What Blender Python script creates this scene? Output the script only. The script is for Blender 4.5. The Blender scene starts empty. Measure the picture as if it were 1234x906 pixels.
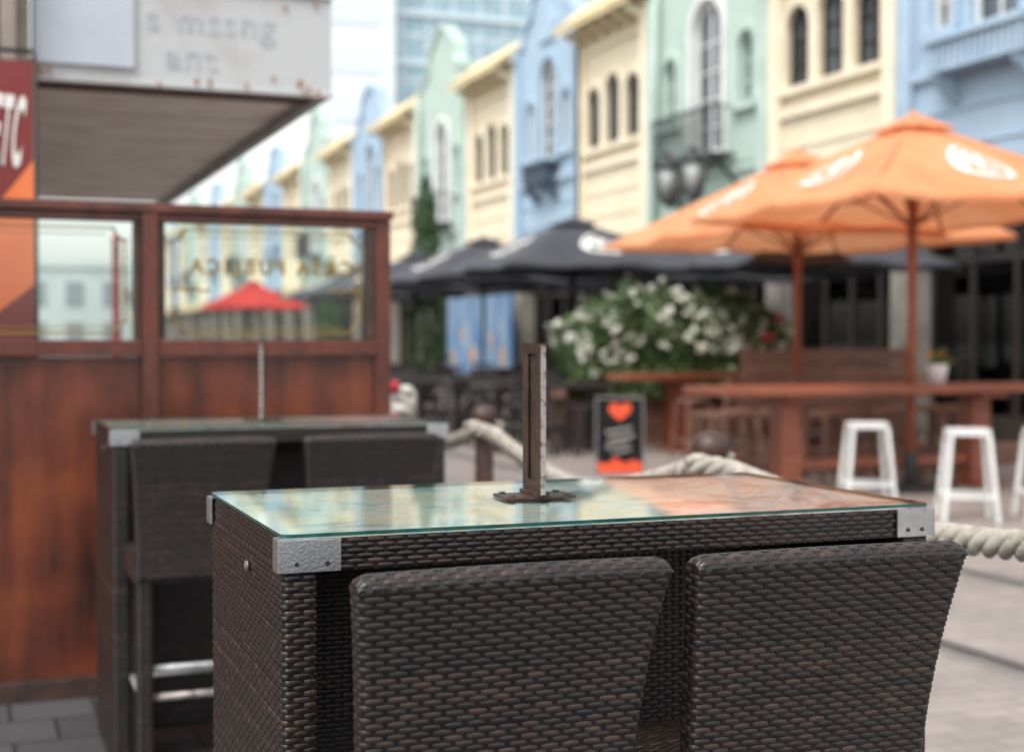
import bpy, math, random
from mathutils import Vector, Matrix
from mathutils.geometry import tessellate_polygon
random.seed(7)
sc = bpy.context.scene
COL = sc.collection
pi = math.pi

# ------------------------------------------------------------------ materials
def _base(name):
    m = bpy.data.materials.new(name); m.use_nodes = True
    nt = m.node_tree; b = nt.nodes["Principled BSDF"]
    return m, nt, b
def rgba(c): return (c[0], c[1], c[2], 1)
def M(name, c1, c2=None, scale=5, rough=.6, metal=0, bump=0, bscale=40, stretch=(1,1,1),
      lo=.35, hi=.65, spec=.5, rvar=.1, translucent=0, coat=0):
    m, nt, b = _base(name); N = nt.nodes; L = nt.links
    b.inputs["Roughness"].default_value = rough; b.inputs["Metallic"].default_value = metal
    b.inputs["Specular IOR Level"].default_value = spec
    b.inputs["Coat Weight"].default_value = coat
    tc = N.new("ShaderNodeTexCoord"); mp = N.new("ShaderNodeMapping")
    mp.inputs["Scale"].default_value = stretch
    L.new(tc.outputs["Object"], mp.inputs["Vector"])
    if c2 is None: c2 = tuple(min(1, x*.8) for x in c1)
    nz = N.new("ShaderNodeTexNoise"); nz.inputs["Scale"].default_value = scale
    nz.inputs["Detail"].default_value = 6; nz.inputs["Roughness"].default_value = .62
    L.new(mp.outputs[0], nz.inputs["Vector"])
    cr = N.new("ShaderNodeValToRGB")
    cr.color_ramp.elements[0].position = lo; cr.color_ramp.elements[0].color = rgba(c1)
    cr.color_ramp.elements[1].position = hi; cr.color_ramp.elements[1].color = rgba(c2)
    L.new(nz.outputs["Fac"], cr.inputs[0]); L.new(cr.outputs[0], b.inputs["Base Color"])
    mr = N.new("ShaderNodeMapRange")
    mr.inputs["To Min"].default_value = max(0.02, rough-rvar); mr.inputs["To Max"].default_value = min(1, rough+rvar)
    L.new(nz.outputs["Fac"], mr.inputs["Value"]); L.new(mr.outputs[0], b.inputs["Roughness"])
    if bump:
        n2 = N.new("ShaderNodeTexNoise"); n2.inputs["Scale"].default_value = bscale; n2.inputs["Detail"].default_value = 4
        L.new(mp.outputs[0], n2.inputs["Vector"])
        bp = N.new("ShaderNodeBump"); bp.inputs["Strength"].default_value = bump; bp.inputs["Distance"].default_value = .01
        L.new(n2.outputs["Fac"], bp.inputs["Height"]); L.new(bp.outputs[0], b.inputs["Normal"])
    if translucent:
        tr = N.new("ShaderNodeBsdfTranslucent"); L.new(cr.outputs[0], tr.inputs["Color"])
        mx = N.new("ShaderNodeMixShader"); mx.inputs[0].default_value = translucent
        L.new(b.outputs[0], mx.inputs[1]); L.new(tr.outputs[0], mx.inputs[2])
        L.new(mx.outputs[0], N["Material Output"].inputs["Surface"])
    return m

def M_wicker():
    m, nt, b = _base("wicker_strand"); N = nt.nodes; L = nt.links
    at = N.new("ShaderNodeAttribute"); at.attribute_name = "sv"
    tc = N.new("ShaderNodeTexCoord")
    nz = N.new("ShaderNodeTexNoise"); nz.inputs["Scale"].default_value = 30; nz.inputs["Detail"].default_value = 4
    L.new(tc.outputs["Object"], nz.inputs["Vector"])
    ad = N.new("ShaderNodeMath"); ad.operation = 'ADD'
    ml = N.new("ShaderNodeMath"); ml.operation = 'MULTIPLY_ADD'; ml.inputs[1].default_value = .6; ml.inputs[2].default_value = -.3
    L.new(nz.outputs["Fac"], ml.inputs[0]); L.new(at.outputs["Fac"], ad.inputs[0]); L.new(ml.outputs[0], ad.inputs[1])
    cr = N.new("ShaderNodeValToRGB"); e = cr.color_ramp.elements
    e[0].position = .1; e[0].color = (.0075, .006, .006, 1)
    e[1].position = 1.0; e[1].color = (.072, .038, .027, 1)
    k = e.new(.55); k.color = (.021, .0135, .011, 1)
    L.new(ad.outputs[0], cr.inputs[0]); L.new(cr.outputs[0], b.inputs["Base Color"])
    b.inputs["Roughness"].default_value = .33; b.inputs["Specular IOR Level"].default_value = .5
    n2 = N.new("ShaderNodeTexNoise"); n2.inputs["Scale"].default_value = 420
    L.new(tc.outputs["Object"], n2.inputs["Vector"])
    bp = N.new("ShaderNodeBump"); bp.inputs["Strength"].default_value = .2; bp.inputs["Distance"].default_value = .001
    L.new(n2.outputs["Fac"], bp.inputs["Height"]); L.new(bp.outputs[0], b.inputs["Normal"])
    return m

def M_glass(name, tint=(1,1,1), rough=.01, ior=1.5, extra=0.0):
    m = bpy.data.materials.new(name); m.use_nodes = True
    nt = m.node_tree; N = nt.nodes; L = nt.links
    N.remove(N["Principled BSDF"])
    fr = N.new("ShaderNodeFresnel"); fr.inputs["IOR"].default_value = ior
    ad = N.new("ShaderNodeMath"); ad.operation = 'ADD'; ad.inputs[1].default_value = extra; ad.use_clamp = True
    L.new(fr.outputs[0], ad.inputs[0])
    tr = N.new("ShaderNodeBsdfTransparent"); tr.inputs[0].default_value = rgba(tint)
    gl = N.new("ShaderNodeBsdfGlossy"); gl.inputs["Roughness"].default_value = rough
    mx = N.new("ShaderNodeMixShader")
    L.new(ad.outputs[0], mx.inputs[0]); L.new(tr.outputs[0], mx.inputs[1]); L.new(gl.outputs[0], mx.inputs[2])
    L.new(mx.outputs[0], N["Material Output"].inputs["Surface"])
    return m

def M_brick(name, c1, c2, mortar, bw, bh, ms, rough=.8, rotate=False, facade=None, bump=.4, offset=.5, metal=0, noise=.25):
    m, nt, b = _base(name); N = nt.nodes; L = nt.links
    tc = N.new("ShaderNodeTexCoord"); mp = N.new("ShaderNodeMapping")
    L.new(tc.outputs["Object"], mp.inputs["Vector"])
    if rotate: mp.inputs["Rotation"].default_value = (0, 0, pi/2)
    if facade == 'Y': mp.inputs["Rotation"].default_value = (-pi/2, 0, 0)
    br = N.new("ShaderNodeTexBrick"); br.inputs["Scale"].default_value = 1
    br.inputs["Brick Width"].default_value = bw; br.inputs["Row Height"].default_value = bh
    br.inputs["Mortar Size"].default_value = ms; br.inputs["Mortar Smooth"].default_value = .2; br.offset = offset
    br.inputs["Color1"].default_value = rgba(c1); br.inputs["Color2"].default_value = rgba(c2); br.inputs["Mortar"].default_value = rgba(mortar)
    L.new(mp.outputs[0], br.inputs["Vector"])
    nz = N.new("ShaderNodeTexNoise"); nz.inputs["Scale"].default_value = 1.3; nz.inputs["Detail"].default_value = 8
    nz.inputs["Roughness"].default_value = .7
    L.new(tc.outputs["Object"], nz.inputs["Vector"])
    mr = N.new("ShaderNodeMapRange"); mr.inputs["From Min"].default_value = .3; mr.inputs["From Max"].default_value = .7
    mr.inputs["To Min"].default_value = 1-noise; mr.inputs["To Max"].default_value = 1+noise*.5
    L.new(nz.outputs["Fac"], mr.inputs["Value"])
    vm = N.new("ShaderNodeVectorMath"); vm.operation = 'SCALE'
    L.new(br.outputs["Color"], vm.inputs[0]); L.new(mr.outputs[0], vm.inputs["Scale"])
    L.new(vm.outputs[0], b.inputs["Base Color"])
    b.inputs["Roughness"].default_value = rough; b.inputs["Metallic"].default_value = metal
    bp = N.new("ShaderNodeBump"); bp.inputs["Strength"].default_value = bump; bp.inputs["Distance"].default_value = .004; bp.invert = True
    L.new(br.outputs["Fac"], bp.inputs["Height"]); L.new(bp.outputs[0], b.inputs["Normal"])
    return m

def M_print():
    """printed sheets under the table glass: pale map colours at one end, a pink and orange picture at the other"""
    m, nt, b = _base("printed_sheet"); N = nt.nodes; L = nt.links
    tc = N.new("ShaderNodeTexCoord")
    vo = N.new("ShaderNodeTexNoise"); vo.inputs["Scale"].default_value = 6; vo.inputs["Detail"].default_value = 7; vo.inputs["Distortion"].default_value = 1.8; vo.inputs["Roughness"].default_value = .6
    L.new(tc.outputs["Object"], vo.inputs["Vector"])
    r1 = N.new("ShaderNodeValToRGB"); e = r1.color_ramp.elements
    e[0].position = .3; e[0].color = (.20, .29, .30, 1); e[1].position = .75; e[1].color = (.66, .68, .63, 1)
    for p, c in ((.40, (.33, .48, .47)), (.47, (.52, .62, .58)), (.53, (.64, .66, .58)), (.565, (.66, .50, .24)), (.59, (.66, .68, .61)), (.66, (.36, .50, .53))):
        k = e.new(p); k.color = rgba(c)
    L.new(vo.outputs["Fac"], r1.inputs[0])
    r2 = N.new("ShaderNodeValToRGB"); e = r2.color_ramp.elements
    e[0].position = .3; e[0].color = (.34, .25, .24, 1); e[1].position = .72; e[1].color = (.84, .80, .77, 1)
    for p, c in ((.42, (.60, .38, .32)), (.48, (.76, .64, .59)), (.54, (.84, .78, .75)), (.58, (.80, .70, .66)), (.62, (.58, .42, .38))):
        k = e.new(p); k.color = rgba(c)
    L.new(vo.outputs["Fac"], r2.inputs[0])
    sx = N.new("ShaderNodeSeparateXYZ"); L.new(tc.outputs["Object"], sx.inputs[0])
    wob = N.new("ShaderNodeMath"); wob.operation = 'MULTIPLY_ADD'; wob.inputs[1].default_value = -.35
    L.new(sx.outputs["Y"], wob.inputs[0]); L.new(sx.outputs["X"], wob.inputs[2])
    n3 = N.new("ShaderNodeTexNoise"); n3.inputs["Scale"].default_value = 3.5; L.new(tc.outputs["Object"], n3.inputs["Vector"])
    wb2 = N.new("ShaderNodeMath"); wb2.operation = 'MULTIPLY_ADD'; wb2.inputs[1].default_value = .5
    L.new(n3.outputs["Fac"], wb2.inputs[0]); L.new(wob.outputs[0], wb2.inputs[2])
    st = N.new("ShaderNodeMapRange"); st.inputs["From Min"].default_value = .37; st.inputs["From Max"].default_value = .46
    L.new(wb2.outputs[0], st.inputs["Value"])
    mx = N.new("ShaderNodeMix"); mx.data_type = 'RGBA'
    L.new(st.outputs[0], mx.inputs["Factor"]); L.new(r1.outputs[0], mx.inputs["A"]); L.new(r2.outputs[0], mx.inputs["B"])
    L.new(mx.outputs["Result"], b.inputs["Base Color"]); b.inputs["Roughness"].default_value = .6
    return m

def M_rustpanel(name, a, bcol, c, zs=.5):
    m, nt, b = _base(name); N = nt.nodes; L = nt.links
    tc = N.new("ShaderNodeTexCoord")
    mp = N.new("ShaderNodeMapping"); mp.inputs["Scale"].default_value = (5, 5, zs)
    L.new(tc.outputs["Object"], mp.inputs["Vector"])
    n1 = N.new("ShaderNodeTexNoise"); n1.inputs["Scale"].default_value = 1.8; n1.inputs["Detail"].default_value = 9
    n1.inputs["Roughness"].default_value = .65
    L.new(mp.outputs[0], n1.inputs["Vector"])
    n2 = N.new("ShaderNodeTexNoise"); n2.inputs["Scale"].default_value = 3.2; n2.inputs["Detail"].default_value = 9
    L.new(tc.outputs["Object"], n2.inputs["Vector"])
    ad = N.new("ShaderNodeMath"); ad.operation = 'ADD'; L.new(n1.outputs["Fac"], ad.inputs[0]); L.new(n2.outputs["Fac"], ad.inputs[1])
    hf = N.new("ShaderNodeMath"); hf.operation = 'MULTIPLY'; hf.inputs[1].default_value = .5; L.new(ad.outputs[0], hf.inputs[0])
    cr = N.new("ShaderNodeValToRGB"); e = cr.color_ramp.elements
    e[0].position = .38; e[0].color = rgba(a); e[1].position = .64; e[1].color = rgba(c)
    k = e.new(.5); k.color = rgba(bcol)
    L.new(hf.outputs[0], cr.inputs[0]); L.new(cr.outputs[0], b.inputs["Base Color"])
    b.inputs["Roughness"].default_value = .34
    bp = N.new("ShaderNodeBump"); bp.inputs["Strength"].default_value = .2; bp.inputs["Distance"].default_value = .003
    L.new(n2.outputs["Fac"], bp.inputs["Height"]); L.new(bp.outputs[0], b.inputs["Normal"])
    return m

WICK = M_wicker()
CORE = M("wicker_core", (.006, .005, .005), (.012, .009, .008), rough=.8)
ALU = M("brushed_aluminium", (.60, .60, .60), (.44, .44, .45), scale=30, rough=.38, metal=1, bump=.1, bscale=200)
DULL = M("dull_aluminium", (.48, .48, .48), (.30, .30, .30), scale=30, rough=.55, metal=.6)
WORN = M("worn_steel_edge", (.34, .31, .29), (.11, .07, .05), scale=45, rough=.5, metal=.5, lo=.5, hi=.62)
STEELDK = M("dark_steel", (.02, .02, .022), (.04, .035, .03), rough=.5, metal=.3)
BRONZE = M("rusted_bronze", (.085, .048, .036), (.032, .021, .017), scale=22, rough=.5, metal=.35, bump=.3, bscale=120)
GLASS = M_glass("clear_glass", (.93, .97, .95))
GTOP = M_glass("table_glass", (.93, .97, .955), ior=1.5, extra=.06, rough=.015)
GEDGE = M("glass_edge", (.012, .06, .05), (.03, .11, .095), scale=20, rough=.2)
PRINT = M_print()
WOODR = M("red_brown_timber", (.145, .034, .018), (.062, .017, .011), scale=3, rough=.36, stretch=(3, 3, 1), bump=.3)
PANEL = M_rustpanel("stained_panel", (.034, .011, .008), (.108, .025, .011), (.20, .047, .016))
ROPE = M("rope_fibre", (.50, .46, .39), (.28, .25, .205), scale=25, rough=.9, bump=.6, bscale=220)
POSTM = M("dark_post_timber", (.075, .036, .024), (.030, .017, .013), scale=8, rough=.5, bump=.3)
CREAM = M("cream_render", (.76, .675, .50), (.69, .605, .44), scale=1.2, rough=.85, bump=.2)
CREAMT = M("cream_trim", (.80, .72, .55), (.72, .635, .47), scale=2, rough=.8)
BLUE = M("blue_render", (.36, .475, .575), (.32, .435, .54), scale=1.2, rough=.85, bump=.2)
BLUET = M("blue_trim", (.31, .43, .545), (.40, .51, .605), scale=2, rough=.8)
GREEN = M("green_render", (.44, .545, .48), (.39, .495, .44), scale=1.2, rough=.85, bump=.2)
GREENT = M("green_trim", (.38, .495, .43), (.50, .60, .545), scale=2, rough=.8)
TILE = M("straw_roof_tile", (.76, .65, .41), (.62, .50, .29), scale=4, rough=.8)
WHITE = M("white_paint", (.78, .78, .76), (.64, .64, .62), scale=3, rough=.5)
PANE = M("dark_window_pane", (.03, .035, .04), (.10, .12, .14), scale=.8, rough=.12, spec=.6)
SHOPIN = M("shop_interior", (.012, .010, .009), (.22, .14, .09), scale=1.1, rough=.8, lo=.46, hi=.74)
SHOPF = M("shopfront_timber", (.040, .028, .022), (.025, .02, .017), scale=3, rough=.5)
FASC = M("shop_fascia", (.50, .38, .20), (.60, .48, .30), scale=1.5, rough=.7)
PIER = M("weathered_pier", (.30, .27, .23), (.20, .18, .16), scale=2, rough=.8)
IRON = M("black_iron", (.018, .02, .023), (.03, .03, .035), rough=.5)
BLUEIRON = M("blue_grey_iron", (.07, .10, .13), (.05, .07, .10), rough=.5)
UORA = M("orange_canvas", (.88, .42, .21), (.80, .29, .12), scale=.9, rough=.85, translucent=.34, bump=.6, bscale=3.5)
URED = M("red_canvas", (.70, .05, .04), (.55, .03, .03), scale=1.5, rough=.85, translucent=.35)
UBLK = M("black_canvas", (.036, .038, .046), (.060, .062, .072), scale=1.2, rough=.7, translucent=.05, bump=.5, bscale=3.5)
LOGOW = M("white_print", (.85, .82, .78), (.7, .66, .6), rough=.8)
TIMB = M("orange_timber", (.32, .095, .046), (.19, .056, .032), scale=2.5, rough=.45, stretch=(1, 8, 8), bump=.3)
TIMBD = M("brown_timber", (.24, .125, .085), (.12, .06, .042), scale=2.5, rough=.5, stretch=(1, 6, 6), bump=.3)
BLKF = M("black_furniture", (.024, .02, .019), (.042, .034, .032), rough=.4)
LEAF = M("leaf", (.10, .17, .055), (.15, .22, .08), scale=2, rough=.55, translucent=.25)
LEAFD = M("dark_leaf", (.04, .09, .035), (.06, .12, .045), scale=2, rough=.6)
PETAL = M("white_petal", (.86, .86, .78), (.74, .76, .62), scale=6, rough=.7, translucent=.2)
PETR = M("red_petal", (.55, .03, .05), (.38, .02, .03), scale=6, rough=.7)
STEM = M("stem", (.06, .07, .03), (.05, .04, .02), rough=.8)
CANF = M("rusty_fascia", (.48, .485, .48), (.34, .30, .27), scale=2.2, rough=.6, lo=.5, hi=.8, bump=.3)
CANW = M("white_board", (.52, .55, .60), (.45, .48, .53), scale=2.0, rough=.5)
CANS = M("rust_streak", (.26, .12, .05), (.36, .22, .12), scale=8, rough=.9)
SOFF = M("soffit_plank", (.95, .90, .85), (.62, .52, .45), scale=2.6, rough=.7, stretch=(1, 3, 1), lo=.46, hi=.72)
SOFG = M("soffit_dark", (.09, .04, .028), (.15, .07, .045), rough=.7)
COLM = M("weathered_column", (.20, .16, .13), (.30, .25, .21), scale=3, rough=.8)

# ------------------------------------------------------------------ mesh builder
class MB:
    def __init__(s): s.v = []; s.f = []; s.m = []; s.s = []; s.a = []
    def add(s, vs, fs, mi=0, smooth=False, a=0.0):
        o = len(s.v); s.v.extend(vs)
        if isinstance(a, list): s.a.extend(a)
        else: s.a.extend([a]*len(vs))
        s.f.extend([tuple(i+o for i in f) for f in fs]); s.m.extend([mi]*len(fs)); s.s.extend([smooth]*len(fs))
    def box(s, x0, x1, y0, y1, z0, z1, mi=0):
        s.add([(x0,y0,z0),(x1,y0,z0),(x1,y1,z0),(x0,y1,z0),(x0,y0,z1),(x1,y0,z1),(x1,y1,z1),(x0,y1,z1)],
              [(3,2,1,0),(4,5,6,7),(0,1,5,4),(1,2,6,5),(2,3,7,6),(3,0,4,7)], mi)
    def tube(s, pts, r, n=8, mi=0, cap=True, a=0.0):
        pts = [Vector(p) for p in pts]
        rs = r if isinstance(r, (list, tuple)) else [r]*len(pts)
        vs = []; fs = []
        prev = None
        for i, p in enumerate(pts):
            t = (pts[min(i+1, len(pts)-1)]-pts[max(i-1, 0)])
            t.normalize()
            if prev is None:
                up = Vector((0,0,1)) if abs(t.z) < .9 else Vector((1,0,0))
                nn = t.cross(up).normalized()
            else:
                nn = (prev - t*prev.dot(t)).normalized()
            prev = nn; bb = t.cross(nn)
            for k in range(n):
                an = 2*pi*k/n
                vs.append(tuple(p + (nn*math.cos(an)+bb*math.sin(an))*rs[i]))
        for i in range(len(pts)-1):
            for k in range(n):
                fs.append((i*n+k, i*n+(k+1)%n, (i+1)*n+(k+1)%n, (i+1)*n+k))
        s.add(vs, fs, mi, True, a)
        if cap:
            o = len(s.v)-len(vs)
            s.f.append(tuple(o+k for k in range(n))[::-1]); s.m.append(mi); s.s.append(False)
            s.f.append(tuple(o+(len(pts)-1)*n+k for k in range(n))); s.m.append(mi); s.s.append(False)
    def beam(s, p0, p1, w, h, mi=0):
        p0 = Vector(p0); p1 = Vector(p1); t = (p1-p0).normalized()
        up = Vector((0,0,1)) if abs(t.z) < .95 else Vector((0,1,0))
        n = t.cross(up).normalized(); b = n.cross(t)
        vs = []
        for p in (p0, p1):
            for a, c in ((-1,-1),(1,-1),(1,1),(-1,1)):
                vs.append(tuple(p+n*a*w/2+b*c*h/2))
        s.add(vs, [(0,1,2,3),(7,6,5,4),(0,4,5,1),(1,5,6,2),(2,6,7,3),(3,7,4,0)], mi)
    def shape(s, outer, holes, c0, c1, plane='X', mi=0):
        loops = [outer]+list(holes)
        def mp(p, c):
            return {'X': (c, p[0], p[1]), 'Y': (p[0], c, p[1]), 'Z': (p[0], p[1], c)}[plane]
        tris = tessellate_polygon([[Vector((p[0], p[1], 0)) for p in l] for l in loops])
        flat = [p for l in loops for p in l]; n = len(flat)
        vs = [mp(p, c0) for p in flat]+[mp(p, c1) for p in flat]
        fs = [tuple(t) for t in tris]+[tuple(i+n for i in t[::-1]) for t in tris]
        o = 0
        for l in loops:
            k = len(l)
            for i in range(k):
                j = (i+1) % k
                fs.append((o+i, o+j, n+o+j, n+o+i))
            o += k
        s.add(vs, fs, mi)
    def grid(s, fn, nu, nv, mi=0, smooth=True, closed=False):
        vs = [tuple(fn(i/nu, j/nv)) for j in range(nv+1) for i in range(nu+(0 if closed else 1))]
        w = nu if closed else nu+1; fs = []
        for j in range(nv):
            for i in range(nu):
                a = j*w+i; b = j*w+(i+1) % w
                fs.append((a, b, b+w, a+w))
        s.add(vs, fs, mi, smooth)
    def ico(s, c, r, mi=0, sq=1.0):
        g = (1+5**.5)/2
        base = [(-1,g,0),(1,g,0),(-1,-g,0),(1,-g,0),(0,-1,g),(0,1,g),(0,-1,-g),(0,1,-g),(g,0,-1),(g,0,1),(-g,0,-1),(-g,0,1)]
        fs = [(0,11,5),(0,5,1),(0,1,7),(0,7,10),(0,10,11),(1,5,9),(5,11,4),(11,10,2),(10,7,6),(7,1,8),
              (3,9,4),(3,4,2),(3,2,6),(3,6,8),(3,8,9),(4,9,5),(2,4,11),(6,2,10),(8,6,7),(9,8,1)]
        vs = []
        for b in base:
            k = r/1.9*random.uniform(.75, 1.2)
            vs.append((c[0]+b[0]*k, c[1]+b[1]*k, c[2]+b[2]*k*sq))
        s.add(vs, fs, mi, False)
    def leaf(s, c, r, mi=0):
        a = Vector((random.gauss(0,1), random.gauss(0,1), random.gauss(0,1))).normalized()
        b = a.cross(Vector((random.gauss(0,1), random.gauss(0,1), random.gauss(0,1)))).normalized()
        c = Vector(c)
        s.add([tuple(c-a*r), tuple(c+b*r*.5), tuple(c+a*r), tuple(c-b*r*.5)], [(0,1,2,3)], mi)

def obj(mb, name, mats, parent=None, loc=(0,0,0), bevel=0, kind=None, rot=None):
    me = bpy.data.meshes.new(name)
    me.from_pydata([tuple(v) for v in mb.v], [], mb.f)
    for m in (mats if isinstance(mats, (list, tuple)) else [mats]): me.materials.append(m)
    me.polygons.foreach_set("material_index", mb.m); me.polygons.foreach_set("use_smooth", mb.s)
    at = me.attributes.new("sv", 'FLOAT', 'POINT'); at.data.foreach_set("value", mb.a)
    me.update()
    o = bpy.data.objects.new(name, me); COL.objects.link(o); o.location = loc
    if rot: o.rotation_euler = rot
    if parent: o.parent = parent
    if bevel:
        b = o.modifiers.new("bevel", 'BEVEL'); b.width = bevel; b.segments = 2; b.limit_method = 'ANGLE'; b.angle_limit = .6
    if kind: o["kind"] = kind
    return o
def thing(name, label, category, loc=(0,0,0), rot=0, group=None):
    e = bpy.data.objects.new(name, None); e.empty_display_size = .2; COL.objects.link(e)
    e.location = loc; e.rotation_euler = (0, 0, rot)
    e["label"] = label; e["category"] = category
    if group: e["group"] = group
    return e
def copy_tree(root, loc, rot=None, label=None, parent=None, scale=None):
    c = root.copy(); COL.objects.link(c)
    if parent is not None: c.parent = parent
    else:
        c.location = loc
        if rot is not None: c.rotation_euler = (0, 0, rot)
        if scale is not None: c.scale = scale
        if label: c["label"] = label
    for ch in list(root.children):
        if ch.name in COL.objects: copy_tree(ch, None, parent=c)
    return c
def text(body, size, mat, name, parent, loc, rot, mirror=False, extrude=.001, font_scale=(1,1), bold=0.0, space=1.0, shear=0.0):
    cu = bpy.data.curves.new("t", 'FONT'); cu.body = body; cu.size = size; cu.extrude = extrude; cu.offset = bold
    cu.align_x = 'CENTER'; cu.align_y = 'CENTER'; cu.space_character = space; cu.shear = shear
    t = bpy.data.objects.new("t", cu); COL.objects.link(t)
    bpy.context.view_layer.update()
    me = bpy.data.meshes.new_from_object(t.evaluated_get(bpy.context.evaluated_depsgraph_get()))
    bpy.data.objects.remove(t); bpy.data.curves.remove(cu)
    for v in me.vertices:
        v.co.x *= (-1 if mirror else 1)*font_scale[0]; v.co.y *= font_scale[1]
    me.materials.clear(); me.materials.append(mat)
    o = bpy.data.objects.new(name, me); me.name = name; COL.objects.link(o)
    o.parent = parent; o.location = loc; o.rotation_euler = rot
    return o

# ------------------------------------------------------------------ weaving
RH, PT, AM = .0082, .0150, .0013
CROSS = ((-.495, -.0007), (-.38, .0002), (.38, .0002), (.495, -.0007))
def _rr(hx, hy, r):
    pts = []
    for cx, cy, a0 in ((hx-r, -hy+r, -pi/2), (hx-r, hy-r, 0), (-hx+r, hy-r, pi/2), (-hx+r, -hy+r, pi)):
        for k in range(4):
            a = a0+k/3*pi/2
            pts.append((cx+r*math.cos(a), cy+r*math.sin(a), math.cos(a), math.sin(a)))
    return pts
def _ring(hx, hy, r, n):
    pts = _rr(hx, hy, r); pts.append(pts[0]); ls = [0]
    for i in range(len(pts)-1):
        ls.append(ls[-1]+math.hypot(pts[i+1][0]-pts[i][0], pts[i+1][1]-pts[i][1]))
    L = ls[-1]; out = []; k = 0
    for i in range(n):
        s = i/n*L
        while ls[k+1] < s: k += 1
        f = (s-ls[k])/max(1e-9, ls[k+1]-ls[k])
        a = pts[k]; b = pts[k+1]
        nx = a[2]+(b[2]-a[2])*f; ny = a[3]+(b[3]-a[3])*f; q = math.hypot(nx, ny) or 1
        out.append((a[0]+(b[0]-a[0])*f, a[1]+(b[1]-a[1])*f, nx/q, ny/q))
    return out, L
def strand_val(): return min(1, max(0, random.gauss(.46, .2)))
def wv(i, j, amp):
    # strand rides outside for most of its length and dips behind every other stake
    c = math.cos(pi*(i/4+j)); return amp*max(-1, min(.8, 1.5*c+.62))
def woven_loop(mb, z0, z1, fn, r=.01, pitch=PT, rowh=RH, amp=AM):
    """strands wound horizontally round a post / panel whose section at height z is fn(z) = cx,cy,hx,hy"""
    nr = int((z1-z0)/rowh); rowh = (z1-z0)/nr
    _, _, hx, hy = fn((z0+z1)/2); _, L = _ring(hx, hy, r, 4)
    nst = max(4, int(round(L/pitch/2))*2); ns = nst*4
    for j in range(nr):
        z = z0+(j+.5)*rowh; cx, cy, hx, hy = fn(z); ring, _ = _ring(hx, hy, r, ns)
        vs = []; av = []; val = strand_val(); jit = random.uniform(-.0002, .0002); jz = random.uniform(-.0003, .0003)
        ph = random.uniform(0, 6); cur = val
        for i in range(ns):
            x, y, nx, ny = ring[i]
            D = wv(i, j, amp)+jit
            if (i+4*j) % 8 == 4: cur = .55*val+.45*strand_val()
            zz = z+jz+.0005*math.sin(i*.11+ph)
            for dz, dd in CROSS:
                vs.append((cx+x+nx*(D+dd), cy+y+ny*(D+dd), zz+dz*rowh)); av.append(cur)
        fs = []
        for i in range(ns):
            i2 = (i+1) % ns
            for k in range(3): fs.append((i*4+k, i2*4+k, i2*4+k+1, i*4+k+1))
        mb.add(vs, fs, 0, True, av)
    levels = [z0+(z1-z0)*q/12 for q in range(13)]
    rings = [(_ring(fn(z)[2], fn(z)[3], r, nst*2)[0], fn(z)[0], fn(z)[1], z) for z in levels]
    for i in range(nst):
        vs = []
        for ring, cx, cy, z in rings:
            x, y, nx, ny = ring[i*2]
            for q in (-1, 1): vs.append((cx+x-nx*.0002-ny*q*.003, cy+y-ny*.0002+nx*q*.003, z))
        mb.add(vs, [(2*k, 2*k+1, 2*k+3, 2*k+2) for k in range(len(rings)-1)], 0, False, strand_val()*.5)
    vs = []
    for ring, cx, cy, z in rings:
        for x, y, nx, ny in ring[::2]: vs.append((cx+x-nx*.0026, cy+y-ny*.0026, z))
    n = nst; fs = [(a*n+i, a*n+(i+1) % n, (a+1)*n+(i+1) % n, (a+1)*n+i) for a in range(len(rings)-1) for i in range(n)]
    fs.append(tuple(range(n))[::-1]); fs.append(tuple(range((len(rings)-1)*n, len(rings)*n)))
    mb.add(vs, fs, 1, False)
def woven_sheet(mb, P, ul, vl, pitch=PT, rowh=RH, amp=AM):
    nr = max(1, int(round(vl/rowh))); nst = max(2, int(round(ul/pitch))); ns = nst*4
    for j in range(nr):
        vs = []; av = []; val = strand_val(); cur = val
        for i in range(ns+1):
            D = wv(i, j, amp)
            if (i+4*j) % 8 == 4: cur = .55*val+.45*strand_val()
            for dz, dd in CROSS:
                p, n = P(i/ns, (j+.5+dz)/nr)
                vs.append(tuple(p+n*(D+dd))); av.append(cur)
        mb.add(vs, [(i*4+k, i*4+4+k, i*4+5+k, i*4+1+k) for i in range(ns) for k in range(3)], 0, True, av)
    for i in range(nst+1):
        vs = []
        for q in range(nr+1):
            for e in (-1, 1):
                p, n = P(min(1, max(0, i/nst+e*.003/ul)), q/nr); vs.append(tuple(p))
        mb.add(vs, [(2*k, 2*k+1, 2*k+3, 2*k+2) for k in range(nr)], 0, False, .3)

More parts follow.
